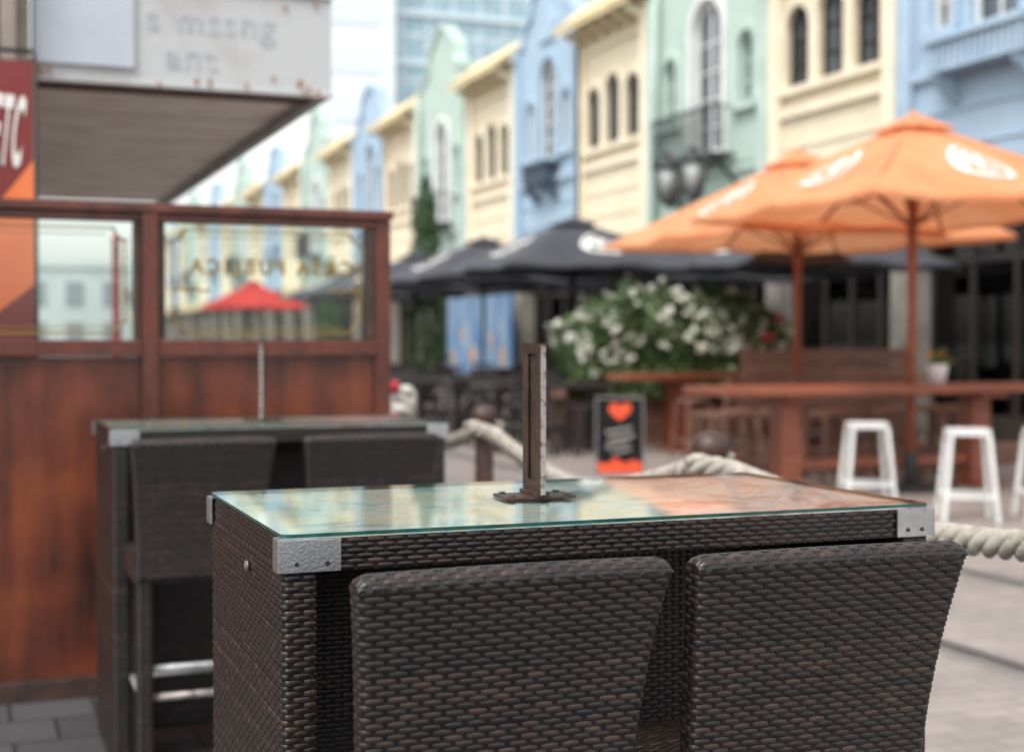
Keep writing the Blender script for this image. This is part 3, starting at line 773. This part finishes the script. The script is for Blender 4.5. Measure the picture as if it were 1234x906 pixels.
# ------------------------------------------------------------------ umbrellas
def umbrella(side, zr, za, canvas, polemat, label, loc, group, logos=True, rot=0, pr=.03, ex=.97, rc=.60):
    root = thing("cafe_umbrella", label, "umbrella", loc, rot, group)
    h = side/2
    def R(t):
        return h/max(abs(math.cos(t)), abs(math.sin(t)))
    def S(t, r, off=0):
        rad = R(t)*r; corner = (R(t)/h-1)/.414
        sag = abs(math.sin(4*t))
        z = za-(za-zr)*(r**ex)-.03*corner*r*r - .065*sag*r*(1-.45*r)+.008*math.sin(13*t+7*r)*r
        rad *= 1-.04*sag*r*r
        return Vector((rad*math.cos(t), rad*math.sin(t), z+off))
    mb = MB()
    mb.grid(lambda u, v: S(2*pi*u, .10+.90*v), 96, 12, closed=True)
    mb.grid(lambda u, v: S(2*pi*u, 1)-Vector((0,0,.045*v)), 96, 1, closed=True)
    cn = obj(mb, "canopy", [canvas], root)
    mb = MB(); mb.grid(lambda u, v: S(2*pi*u, .02+.17*v, .065-.01*v+.02*abs(math.sin(8*pi*u))*v), 64, 5, closed=True)
    mb.tube([(0,0,za+.02),(0,0,za+.08)], [.05,.02], 10)
    obj(mb, "vent_cap", [canvas], root)
    mb = MB(); mb.tube([(0,0,.02),(0,0,za+.02)], pr, 14); obj(mb, "pole", [polemat], root)
    mb = MB()
    for k in range(8):
        t = k*pi/4; a = S(t, .04, -.02); b = S(t, .985, -.02); mb.beam(a, b, .02, .025)
        c = S(t, .5, -.03); mb.beam((0.04*math.cos(t), .04*math.sin(t), zr-.15), c, .018, .02)
    mb.tube([(0,0,zr-.2),(0,0,zr-.1)], .05, 12); mb.tube([(0,0,za-.14),(0,0,za-.04)], .05, 12)
    obj(mb, "ribs", [polemat], root)
    mb = MB(); mb.box(-.3, .3, -.3, .3, 0, .05); mb.tube([(0,0,.05),(0,0,.35)], pr+.015, 12); obj(mb, "base", [STEELDK], root, bevel=.01)
    if logos:
        for q in range(4):
            t0 = q*pi/2; mb = MB(); at, ar = .27, .19; n = 40
            def LP(a, b): return tuple(S(t0+a*at, rc+b*ar, .014))
            def strip(pts, wd):
                vs = []
                for i, (a, b) in enumerate(pts):
                    a2, b2 = pts[min(i+1, len(pts)-1)]; a1, b1 = pts[max(i-1, 0)]
                    dx, dy = a2-a1, b2-b1; l = math.hypot(dx, dy) or 1
                    vs += [LP(a-dy/l*wd, b+dx/l*wd), LP(a+dy/l*wd, b-dx/l*wd)]
                mb.add(vs, [(2*i, 2*i+1, 2*i+3, 2*i+2) for i in range(len(pts)-1)], 0, True)
            strip([(math.cos(2*pi*i/n), math.sin(2*pi*i/n)) for i in range(n+1)], .10)
            strip([(-.8+.35*i/3, .55-.95*abs(math.sin(i*.55))) for i in range(13) if -.8+.35*i/3 < .8], .12)
            strip([(-.6+i*.12, -.5+.1*math.sin(i)) for i in range(11)], .10)
            strip([(-.35+i*.07, .62-.06*math.sin(i)) for i in range(11)], .07)
            obj(mb, "logo", [LOGOW], cn)
    return root
umbrella(3.0, 2.60, 3.42, UORA, TIMB, "orange canvas cafe umbrella with white oval logos over timber table", (8.19, 10.95, 0), "orange cafe umbrellas", pr=.045)
umbrella(3.35, 2.55, 3.50, UORA, TIMB, "orange canvas cafe umbrella with white oval logos beside the planter", (8.9, 14.0, 0), "orange cafe umbrellas", pr=.045, rc=.56)
bu = umbrella(3.1, 2.42, 3.08, UBLK, STEELDK, "black canvas cafe umbrella with pale logo over dark tables", (8.1, 18.6, 0), "black cafe umbrellas", ex=1.08)
copy_tree(bu, (8.2, 22.6, 0)); copy_tree(bu, (8.3, 26.8, 0)); copy_tree(bu, (10.7, 16.9, 0), None, "black canvas cafe umbrella standing beside the shopfront"); copy_tree(bu, (8.4, 31.2, 0))
copy_tree(bu, (11.2, 21.0, 0)); copy_tree(bu, (11.3, 24.8, 0))
umbrella(2.7, 2.42, 3.15, URED, STEELDK, "red cafe umbrella far down the street", (8.0, 42, 0), "red cafe umbrellas", logos=False)

# ------------------------------------------------------------------ background furniture
def long_table(x0, x1, y0, y1, mat, label, group, z=.97, leg=.24, name="timber_bar_table"):
    cx_, cy_ = (x0+x1)/2, (y0+y1)/2; hx, hy = (x1-x0)/2, (y1-y0)/2
    root = thing(name, label, "table", (cx_, cy_, 0), group=group)
    mb = MB()
    for k in range(4): mb.box(-hx, hx, -hy+k*hy/2+.004, -hy+(k+1)*hy/2-.004, z-.07, z)
    obj(mb, "table_top", [mat], root, bevel=.006)
    xs = [-hx+.85, hx-.85] if hx > 1 else [-hx+.2, hx-.2]
    for x in xs:
        mb = MB(); mb.box(x-leg/2, x+leg/2, -leg/2, leg/2, .04, z-.124); mb.box(x-leg/2-.05, x+leg/2+.05, -hy+.08, hy-.08, z-.122, z-.072); mb.box(x-leg/2-.05, x+leg/2+.05, -hy+.12, hy-.12, 0, .038)
        obj(mb, "leg", [mat], root, bevel=.006)
    mb = MB(); mb.box(xs[0]+leg/2, xs[1]-leg/2, -.04, .04, .22, .30); obj(mb, "foot_rail", [mat], root, bevel=.004)
    return root
long_table(6.1, 9.9, 10.75, 11.5, TIMB, "long orange-brown timber bar table on thick post legs", "timber bar tables", leg=.21)
long_table(7.6, 11.6, 15.7, 16.4, TIMB, "long orange-brown timber bar table before the rose planter", "timber bar tables", leg=.27)
def stool(mat, h, label, group, loc, sw=.17, sp=.06):
    root = thing("bar_stool", label, "stool", loc, random.uniform(-.3, .3), group)
    mb = MB(); mb.shape([(sw*math.copysign(abs(math.cos(a))**.6, math.cos(a)), sw*math.copysign(abs(math.sin(a))**.6, math.sin(a))) for a in [2*pi*k/28 for k in range(28)]], [], h-.04, h, 'Z')
    obj(mb, "seat", [mat], root, bevel=.008)
    c = sw-.03
    for sx in (-1, 1):
        for sy in (-1, 1):
            mb = MB(); mb.beam((sx*(c+sp), sy*(c+sp), 0), (sx*c, sy*c, h-.04), .034, .034); obj(mb, "leg", [mat], root, bevel=.004)
    e = c+sp*.72
    for a, b in (((-e,-e),(e,-e)), ((e,-e),(e,e)), ((e,e),(-e,e)), ((-e,e),(-e,-e))):
        mb = MB(); mb.beam((*a, h*.28), (*b, h*.28), .024, .028); obj(mb, "crossbar", [mat], root)
    return root
ws = stool(WHITE, .70, "white painted square-legged bar stool on the paving", "white bar stools", (7.0, 9.95, 0)); ws.rotation_euler[2] = -.42
copy_tree(ws, (7.20, 8.93, 0), -.52); copy_tree(ws, (7.86, 8.80, 0), -.45)
bs = stool(TIMBD, .70, "brown timber bar stool beside a timber table", "brown bar stools", (6.72, 11.9, 0))
for x, yy in ((7.6,12.3),(8.3,12.1),(9.1,12.2),(8.9,15.0),(9.6,15.0),(7.15,12.3),(10.2,14.9),(9.9,12.4),(8.6,11.8),(8.1,15.0),(7.9,11.85),(9.4,11.9)): copy_tree(bs, (x, yy, 0), random.uniform(-.4, .4))

def black_chair(loc, mat, label, group):
    root = thing("cafe_chair", label, "chair", loc, group=group)
    mb = MB(); mb.box(-.2, .2, -.2, .2, .60, .64); obj(mb, "seat", [mat], root, bevel=.008)
    for sx in (-1, 1):
        for sy in (-1, 1):
            mb = MB(); mb.beam((sx*.21, sy*.21, 0), (sx*.18, sy*.18, .6), .035, .035); obj(mb, "leg", [mat], root)
    mb = MB()
    for sx in (-1, 1): mb.beam((sx*.18, -.18, .64), (sx*.18, -.24, 1.0), .03, .03)
    for z in (.76, .86, .96): mb.box(-.17, .17, -.225-(z-.7)*.06, -.205-(z-.7)*.06, z-.025, z+.025)
    obj(mb, "backrest", [mat], root)
    for q in (-.2, .2):
        mb = MB(); mb.beam((-.2,q,.2),(.2,q,.2),.02,.025); obj(mb, "crossbar", [mat], root)
    return root
bt = long_table(6.0, 7.7, 16.2, 16.95, BLKF, "black bar table with dark chairs around it", "black bar tables", z=.86, leg=.1, name="dark_bar_table")
BTS = [(5.2, 18.6), (7.1, 18.9), (6.9, 20.9), (6.7, 23.4), (6.9, 26.4), (6.8, 29.5), (6.9, 33), (9.3, 20.2), (9.4, 24), (6.8, 37)]
for p in BTS: copy_tree(bt, (p[0], p[1], 0))
bc = black_chair((6.35, 15.8, 0), BLKF, "black slatted high cafe chair at a dark table", "black cafe chairs"); bc.rotation_euler[2] = pi
dst = stool(BLKF, .62, "black backless bar stool at a dark table", "black bar stools", (7.1, 15.8, 0))
for p in [(6.85, 16.575)]+BTS:
    for dx in (-.55, .2):
        if (dx, p[1]) == (-.55, 16.575): continue
        copy_tree(dst, (p[0]+dx+random.uniform(-.05,.05), p[1]-.72, 0), random.uniform(-.25,.25))
    for dx in (-.45, .4): copy_tree(bc, (p[0]+dx+random.uniform(-.05,.05), p[1]+.65, 0), pi+random.uniform(-.25,.25))
br = black_chair((7.35, 13.1, 0), TIMBD, "brown slatted high cafe chair near the timber tables", "brown cafe chairs"); br.rotation_euler[2] = .6
for x, yy, a in ((8.2, 13.2, .5), (9.6, 13.4, 1.4), (10.3, 13.6, 2.8), (9.0, 9.9, .2), (10.4, 15.1, .1)): copy_tree(br, (x, yy, 0), a)

# chalkboard A-frame
AF = thing("sandwich_board", "black A-frame sandwich board with orange artwork and white script", "sign", (6.30, 13.25, 0), math.radians(-24)); AF.scale = (.95, .95, .95)
AFR = M("grey_board_frame", (.26, .26, .26), (.20, .20, .20), rough=.5); AFB = M("chalkboard_black", (.006, .006, .007), (.010, .010, .011), rough=.7, spec=.2)
AFO = M("board_orange", (.85, .10, .02), (.75, .06, .015), scale=6, rough=.6)
mb = MB(); mb.shape([(-.26,0),(.26,0),(.26,.86),(-.26,.86)], [[(-.246,.03),(.246,.03),(.246,.845),(-.246,.845)]], -.012, .012, 'Y')
fp = obj(mb, "front_panel", [AFR], AF, (0,-.17,0), rot=(math.radians(-10),0,0))
mb = MB(); mb.box(-.246, .246, -.004, .004, .03, .845); bd = obj(mb, "board_face", [AFB], fp)
mb = MB(); mb.shape([(0,.60),(.11,.69),(.125,.76),(.08,.80),(.03,.78),(0,.75),(-.03,.79),(-.08,.80),(-.12,.74),(-.10,.68)], [], -.007, -.0045, 'Y'); obj(mb, "orange_artwork", [AFO], bd)
mb = MB(); mb.shape([(-.235,.04),(.235,.04),(.235,.15),(.14,.18),(.05,.14),(-.05,.20),(-.14,.13),(-.235,.16)], [], -.007, -.0045, 'Y'); obj(mb, "orange_artwork", [AFO], bd)
mb = MB()
for r, (x0, x1, z, am) in enumerate(((-.15, .12, .50, .022), (-.12, .15, .42, .026), (-.15, .10, .34, .022), (-.08, .12, .27, .016))):
    n = 24; pts = [(x0+(x1-x0)*i/n+.012*math.sin(i*2.4+r), -.006, z+.05*(i/n-.5)+am*math.sin(i*1.7+r*2)*(.6+.4*math.sin(i*.7))) for i in range(n+1)]; mb.tube(pts, .006, 5)
obj(mb, "chalk_script", [LOGOW], bd)
mb = MB(); mb.shape([(-.26,0),(.26,0),(.26,.86),(-.26,.86)], [], -.01, .01, 'Y')
obj(mb, "rear_panel", [AFR], AF, (0,.17,0), rot=(math.radians(10),0,0))

# rose planter
pl = thing("planter_box", "dark timber planter box filled with roses", "planter", (9.05, 17.25, 0))
mb = MB(); mb.shape([(-1.75,-.3),(1.75,-.3),(1.75,.3),(-1.75,.3)], [[(-1.7,-.25),(1.7,-.25),(1.7,.25),(-1.7,.25)]], 0, .82, 'Z'); obj(mb, "box", [TIMBD], pl, bevel=.01)
mb = MB(); mb.box(-1.7, 1.7, -.25, .25, .5, .76); obj(mb, "soil", [STEELDK], pl)
def rose(loc, w, h, red=0, n=2600, nb=150, base=.75):
    root = thing("rose_bush", "dense green rose bush covered in white blossoms" if not red else "green rose bush with red and a few white blossoms", "rose bush", loc, group="rose bushes in the planter")
    def sp(k=1):
        while True:
            x, y_, z = random.uniform(-1,1), random.uniform(-1,1), random.uniform(-1,1); d = x*x+y_*y_+z*z
            if d < 1: break
        q = 1+.22*math.sin(5*x+3*z+loc[0]*3)+.1*math.sin(9*y_+4*x)
        f = (d**.5); s_ = (f**(-.55))*k if f > .05 else 1
        return (x*s_*w*q, y_*s_*.42*q, base+h*.5+z*s_*h*.5*q)
    mb = MB()
    for k in range(9):
        a = random.uniform(-.5,.5)*w; mb.tube([(a*.3,0,.6),(a,random.uniform(-.1,.1),base+h*.4),(a*1.5,random.uniform(-.2,.2),base+h*.85)], [.015,.01,.005], 6)
    obj(mb, "stems", [STEM], root)
    mb = MB()
    for k in range(n): mb.leaf(sp(1.03), random.uniform(.04,.075), 0 if random.random() < .65 else 1)
    for k in range(n//4):
        mb.leaf((random.uniform(-1,1)*w, -.25-random.uniform(0,.18), base+random.uniform(-.12,.3)), random.uniform(.04,.07), 0)
    obj(mb, "foliage", [LEAF, LEAFD], root, kind="stuff")
    mb = MB()
    for k in range(nb):
        p = sp(random.uniform(.98, 1.14))
        if p[2] < base+h*.34 and random.random() < .85 and not red: continue
        isr = 1 if (red and random.random() < .7) else 0
        big = random.uniform(.55, 1.1)
        for q in range(4):
            mb.ico((p[0]+random.gauss(0,.032*big), p[1]-.04+random.gauss(0,.03), p[2]+random.gauss(0,.028*big)), random.uniform(.03,.056)*big, isr, .8)
    obj(mb, "blossoms", [PETAL, PETR], root, kind="stuff")
    return root
for k, (x, w, h, r) in enumerate(((7.80, .46, 1.08, 0), (8.42, .58, 1.32, 0), (9.15, .6, 1.38, 0), (9.80, .5, 1.22, 0), (10.25, .42, 1.05, 0))):
    rose((x, 17.25, 0), w, h, r)
rose((10.28, 16.85, 0), .28, .85, 1, 500, 44, .82)
rose((7.6, 44, 0), .9, 1.3, 0, 700, 50, .3)

# pot plant on timber table
pp = thing("flower_pot", "white pot with small yellow and red flowers", "flower pot", (8.60, 11.1, .97)); pp.scale = (.8, .8, .85)
mb = MB(); mb.tube([(0,0,0),(0,0,.2),(0,0,.22)], [.09,.12,.12], 20); obj(mb, "pot", [WHITE], pp)
mb = MB()
for k in range(120): mb.leaf((random.gauss(0,.06), random.gauss(0,.06), .22+abs(random.gauss(.05,.05))), .035)
YEL = M("yellow_petal", (.7, .45, .05), rough=.7)
for k in range(9): mb.ico((random.gauss(0,.06), random.gauss(0,.06), .31+random.uniform(-.04,.04)), .020, 1 if k % 2 else 2)
obj(mb, "plant", [LEAF, YEL, PETR], pp)

# slatted screen and low edging
ls = thing("slatted_screen", "low brown slatted timber screen behind the bar table", "screen", (9.6, 14.4, 0))
mb = MB()
for z in (.45, .62, .79, .96, 1.13): mb.box(-1.2, 1.2, -.015, .015, z, z+.15)
obj(mb, "slats", [TIMBD], ls)
for x in (-1.1, 0, 1.1):
    mb = MB(); mb.box(x-.04, x+.04, .018, .09, 0, 1.3); obj(mb, "post", [TIMBD], ls)
te = thing("timber_edging", "long low brown timber sleeper edging on the paving", "edging", (10.2, 12.9, 0))
mb = MB(); mb.box(-2.9, 2.9, -.1, .1, 0, .24); obj(mb, "sleeper", [TIMBD], te, bevel=.01)

# conifers in pots
def conifer(loc, h, w):
    root = thing("conifer_tree", "slim dark green columnar conifer in a pot", "tree", loc)
    mb = MB(); mb.tube([(0,0,.3),(0,0,h*.5),(0,0,h*.92)], [.06,.04,.01], 8)
    for k in range(30):
        z = .5+(h-.9)*k/30; a = k*2.4; mb.tube([(0,0,z),(w*.6*math.cos(a),w*.6*math.sin(a),z+.3)], [.014,.004], 4)
    obj(mb, "trunk", [STEM], root)
    mb = MB()
    for k in range(3800):
        t = random.random()**.9; z = .5+t*(h-.5); a = random.uniform(0, 2*pi)
        R_ = w*(min(1, t*5+.5))*(1-t**2.2)**.7*(1+.2*math.sin(3*a+z*3)+.15*math.sin(z*9+a))
        rr = R_*random.uniform(.55, 1.08); mb.leaf((rr*math.cos(a), rr*math.sin(a), z), .065, 0 if random.random() < .2 else 1)
    obj(mb, "crown", [LEAF, LEAFD], root)
    mb = MB(); mb.tube([(0,0,0),(0,0,.5),(0,0,.52)], [.2,.28,.28], 20); obj(mb, "pot", [STEELDK], root)
conifer((9.7, 30.5, 0), 5.1, .42)
conifer((11.6, 47, 0), 4.2, .5)

# mural board
mu = thing("mural_board", "street mural board painted mostly blue with pale and yellow streaks", "mural", (12.55, 35, 0))
mb = MB(); mb.box(-.03, .03, -2.5, 2.4, .45, 2.55)
MU = M("mural_paint", (.035, .12, .27), (.22, .30, .36), scale=1.6, rough=.6, stretch=(1, 2.2, .6), lo=.4, hi=.62)
obj(mb, "board", [MU], mu)
MY = M("mural_yellow", (.50, .36, .09), (.40, .14, .06), scale=4, rough=.6)
for yy, z, r_ in ((-1.9, 1.0, .14), (-1.1, 1.4, .11), (.3, .95, .17), (1.2, 1.6, .10), (1.9, .9, .12)):
    mb = MB(); mb.shape([(yy+r_*(1+.3*math.sin(5*a))*math.cos(a), z+2.2*r_*(1+.3*math.cos(3*a))*math.sin(a)) for a in [k*pi/10 for k in range(20)]], [], -.036, -.033, 'X'); obj(mb, "painted_figure", [MY], mu)
for yy in (-2.3, 0, 2.2):
    mb = MB(); mb.box(-.02, .02, yy-.05, yy+.05, 0, .448); obj(mb, "support", [SHOPF], mu)

# twin street lamp
sl = thing("street_lamp", "black heritage street lamp with twin glass lanterns", "street lamp", (10.35, 19.6, 0))
mb = MB(); mb.tube([(0,0,0),(0,0,.5),(0,0,.55),(0,0,3.7),(0,0,3.95)], [.13,.11,.06,.045,.01], 14)
mb.tube([(-.02,-.42,3.50),(-.0,-.3,3.45),(0,0,3.58),(0,.3,3.45),(0,.42,3.50)], .025, 8)
obj(mb, "post", [IRON], sl)
FROST = M("frosted_glass", (.34, .36, .34), (.26, .28, .27), rough=.3)
for s_ in (-1, 1):
    mb = MB()
    mb.tube([(0,0,3.50),(0,0,3.57)], [.06,.13], 4); mb.tube([(0,0,4.08),(0,0,4.12),(0,0,4.26),(0,0,4.36)], [.25,.26,.10,.02], 4)
    for k in range(4):
        a = pi/2*k; mb.beam((.14*math.cos(a),.14*math.sin(a),3.57),(.225*math.cos(a),.225*math.sin(a),4.08),.022,.022)
    ln = obj(mb, "lantern", [IRON], sl, (0, s_*.42, 0))
    mb = MB(); mb.tube([(0,0,3.575),(0,0,4.075)], [.125,.21], 4); obj(mb, "lantern_glass", [FROST], ln)

# ------------------------------------------------------------------ ground
def sheet(name, x0, x1, y0, y1, z, mat):
    mb = MB(); mb.add([(x0,y0,z),(x1,y0,z),(x1,y1,z),(x0,y1,z)], [(0,1,2,3)]); return obj(mb, name, [mat], kind="structure")
sheet("ground", -600, 600, -600, 900, -.02, M("ground_far", (.20, .20, .19), (.16, .16, .15), rough=.9))
PAV = M_brick("street_pavers", (.30, .258, .232), (.255, .218, .196), (.17, .148, .135), .22, .11, .005, noise=.28)
PAVD = M_brick("table_zone_pavers", (.085, .085, .09), (.055, .055, .06), (.02, .02, .02), .30, .30, .008, rough=.5, offset=.5)
sheet("road", -2, 13.02, -8, 124, 0, PAV)
sheet("pavement", -6, 1.9, -8, 6.2, .004, PAVD)
RST, RCN = M("rail_steel", (.20,.19,.18), (.13,.12,.11), rough=.4, metal=.6), M("rail_concrete", (.22,.20,.185), (.18,.165,.15), rough=.8)
GRV = M("rail_groove", (.05,.045,.04), (.07,.06,.055), rough=.9)
for x in (4.12, 5.56):
    t = thing("tram_rail", "grooved steel tram rail set flush in the paving", "tram rail", (x, 58, 0), group="tram rails in the street")
    mb = MB(); mb.box(-.10, .10, -66, 66, .001, .005, 1); mb.box(-.05, -.005, -66, 66, .0055, .009, 0); mb.box(.03, .05, -66, 66, .0055, .009, 0); mb.box(-.004, .029, -66, 66, .0056, .006, 2)
    obj(mb, "rail", [RST, RCN, GRV], t)

# ------------------------------------------------------------------ camera, world, light
cam = bpy.data.cameras.new("camera"); co = bpy.data.objects.new("camera", cam); COL.objects.link(co)
co.location = (0, 0, 1.37); co.rotation_euler = (math.radians(90-1.37), 0, math.radians(-21.1))
cam.lens = 50; cam.sensor_width = 36; cam.clip_end = 2000; cam.clip_start = .05
cam.dof.use_dof = True; cam.dof.focus_distance = 2.08; cam.dof.aperture_fstop = 3.0
sc.camera = co
w = bpy.data.worlds.new("World"); sc.world = w; w.use_nodes = True
nt = w.node_tree; bg = nt.nodes["Background"]
sky = nt.nodes.new("ShaderNodeTexSky"); sky.sky_type = 'NISHITA'; sky.sun_disc = False
to = Vector((-.55, -.35, 1.0)).normalized()
sky.sun_elevation = math.asin(to.z); sky.sun_rotation = math.atan2(to.x, to.y)
sky.dust_density = 3; sky.air_density = 1.2
hs = nt.nodes.new("ShaderNodeHueSaturation"); hs.inputs["Saturation"].default_value = .22; hs.inputs["Value"].default_value = 2.2
nt.links.new(sky.outputs[0], hs.inputs["Color"]); nt.links.new(hs.outputs[0], bg.inputs["Color"])
bg.inputs["Strength"].default_value = .15
sl_ = bpy.data.lights.new("sun", 'SUN'); sl_.energy = 1.5; sl_.angle = math.radians(18); sl_.color = (1, .965, .92)
so = bpy.data.objects.new("sun", sl_); COL.objects.link(so); so.rotation_euler = to.to_track_quat('Z', 'Y').to_euler()
sc.view_settings.view_transform = 'Standard'; sc.view_settings.look = 'None'; sc.view_settings.exposure = 0
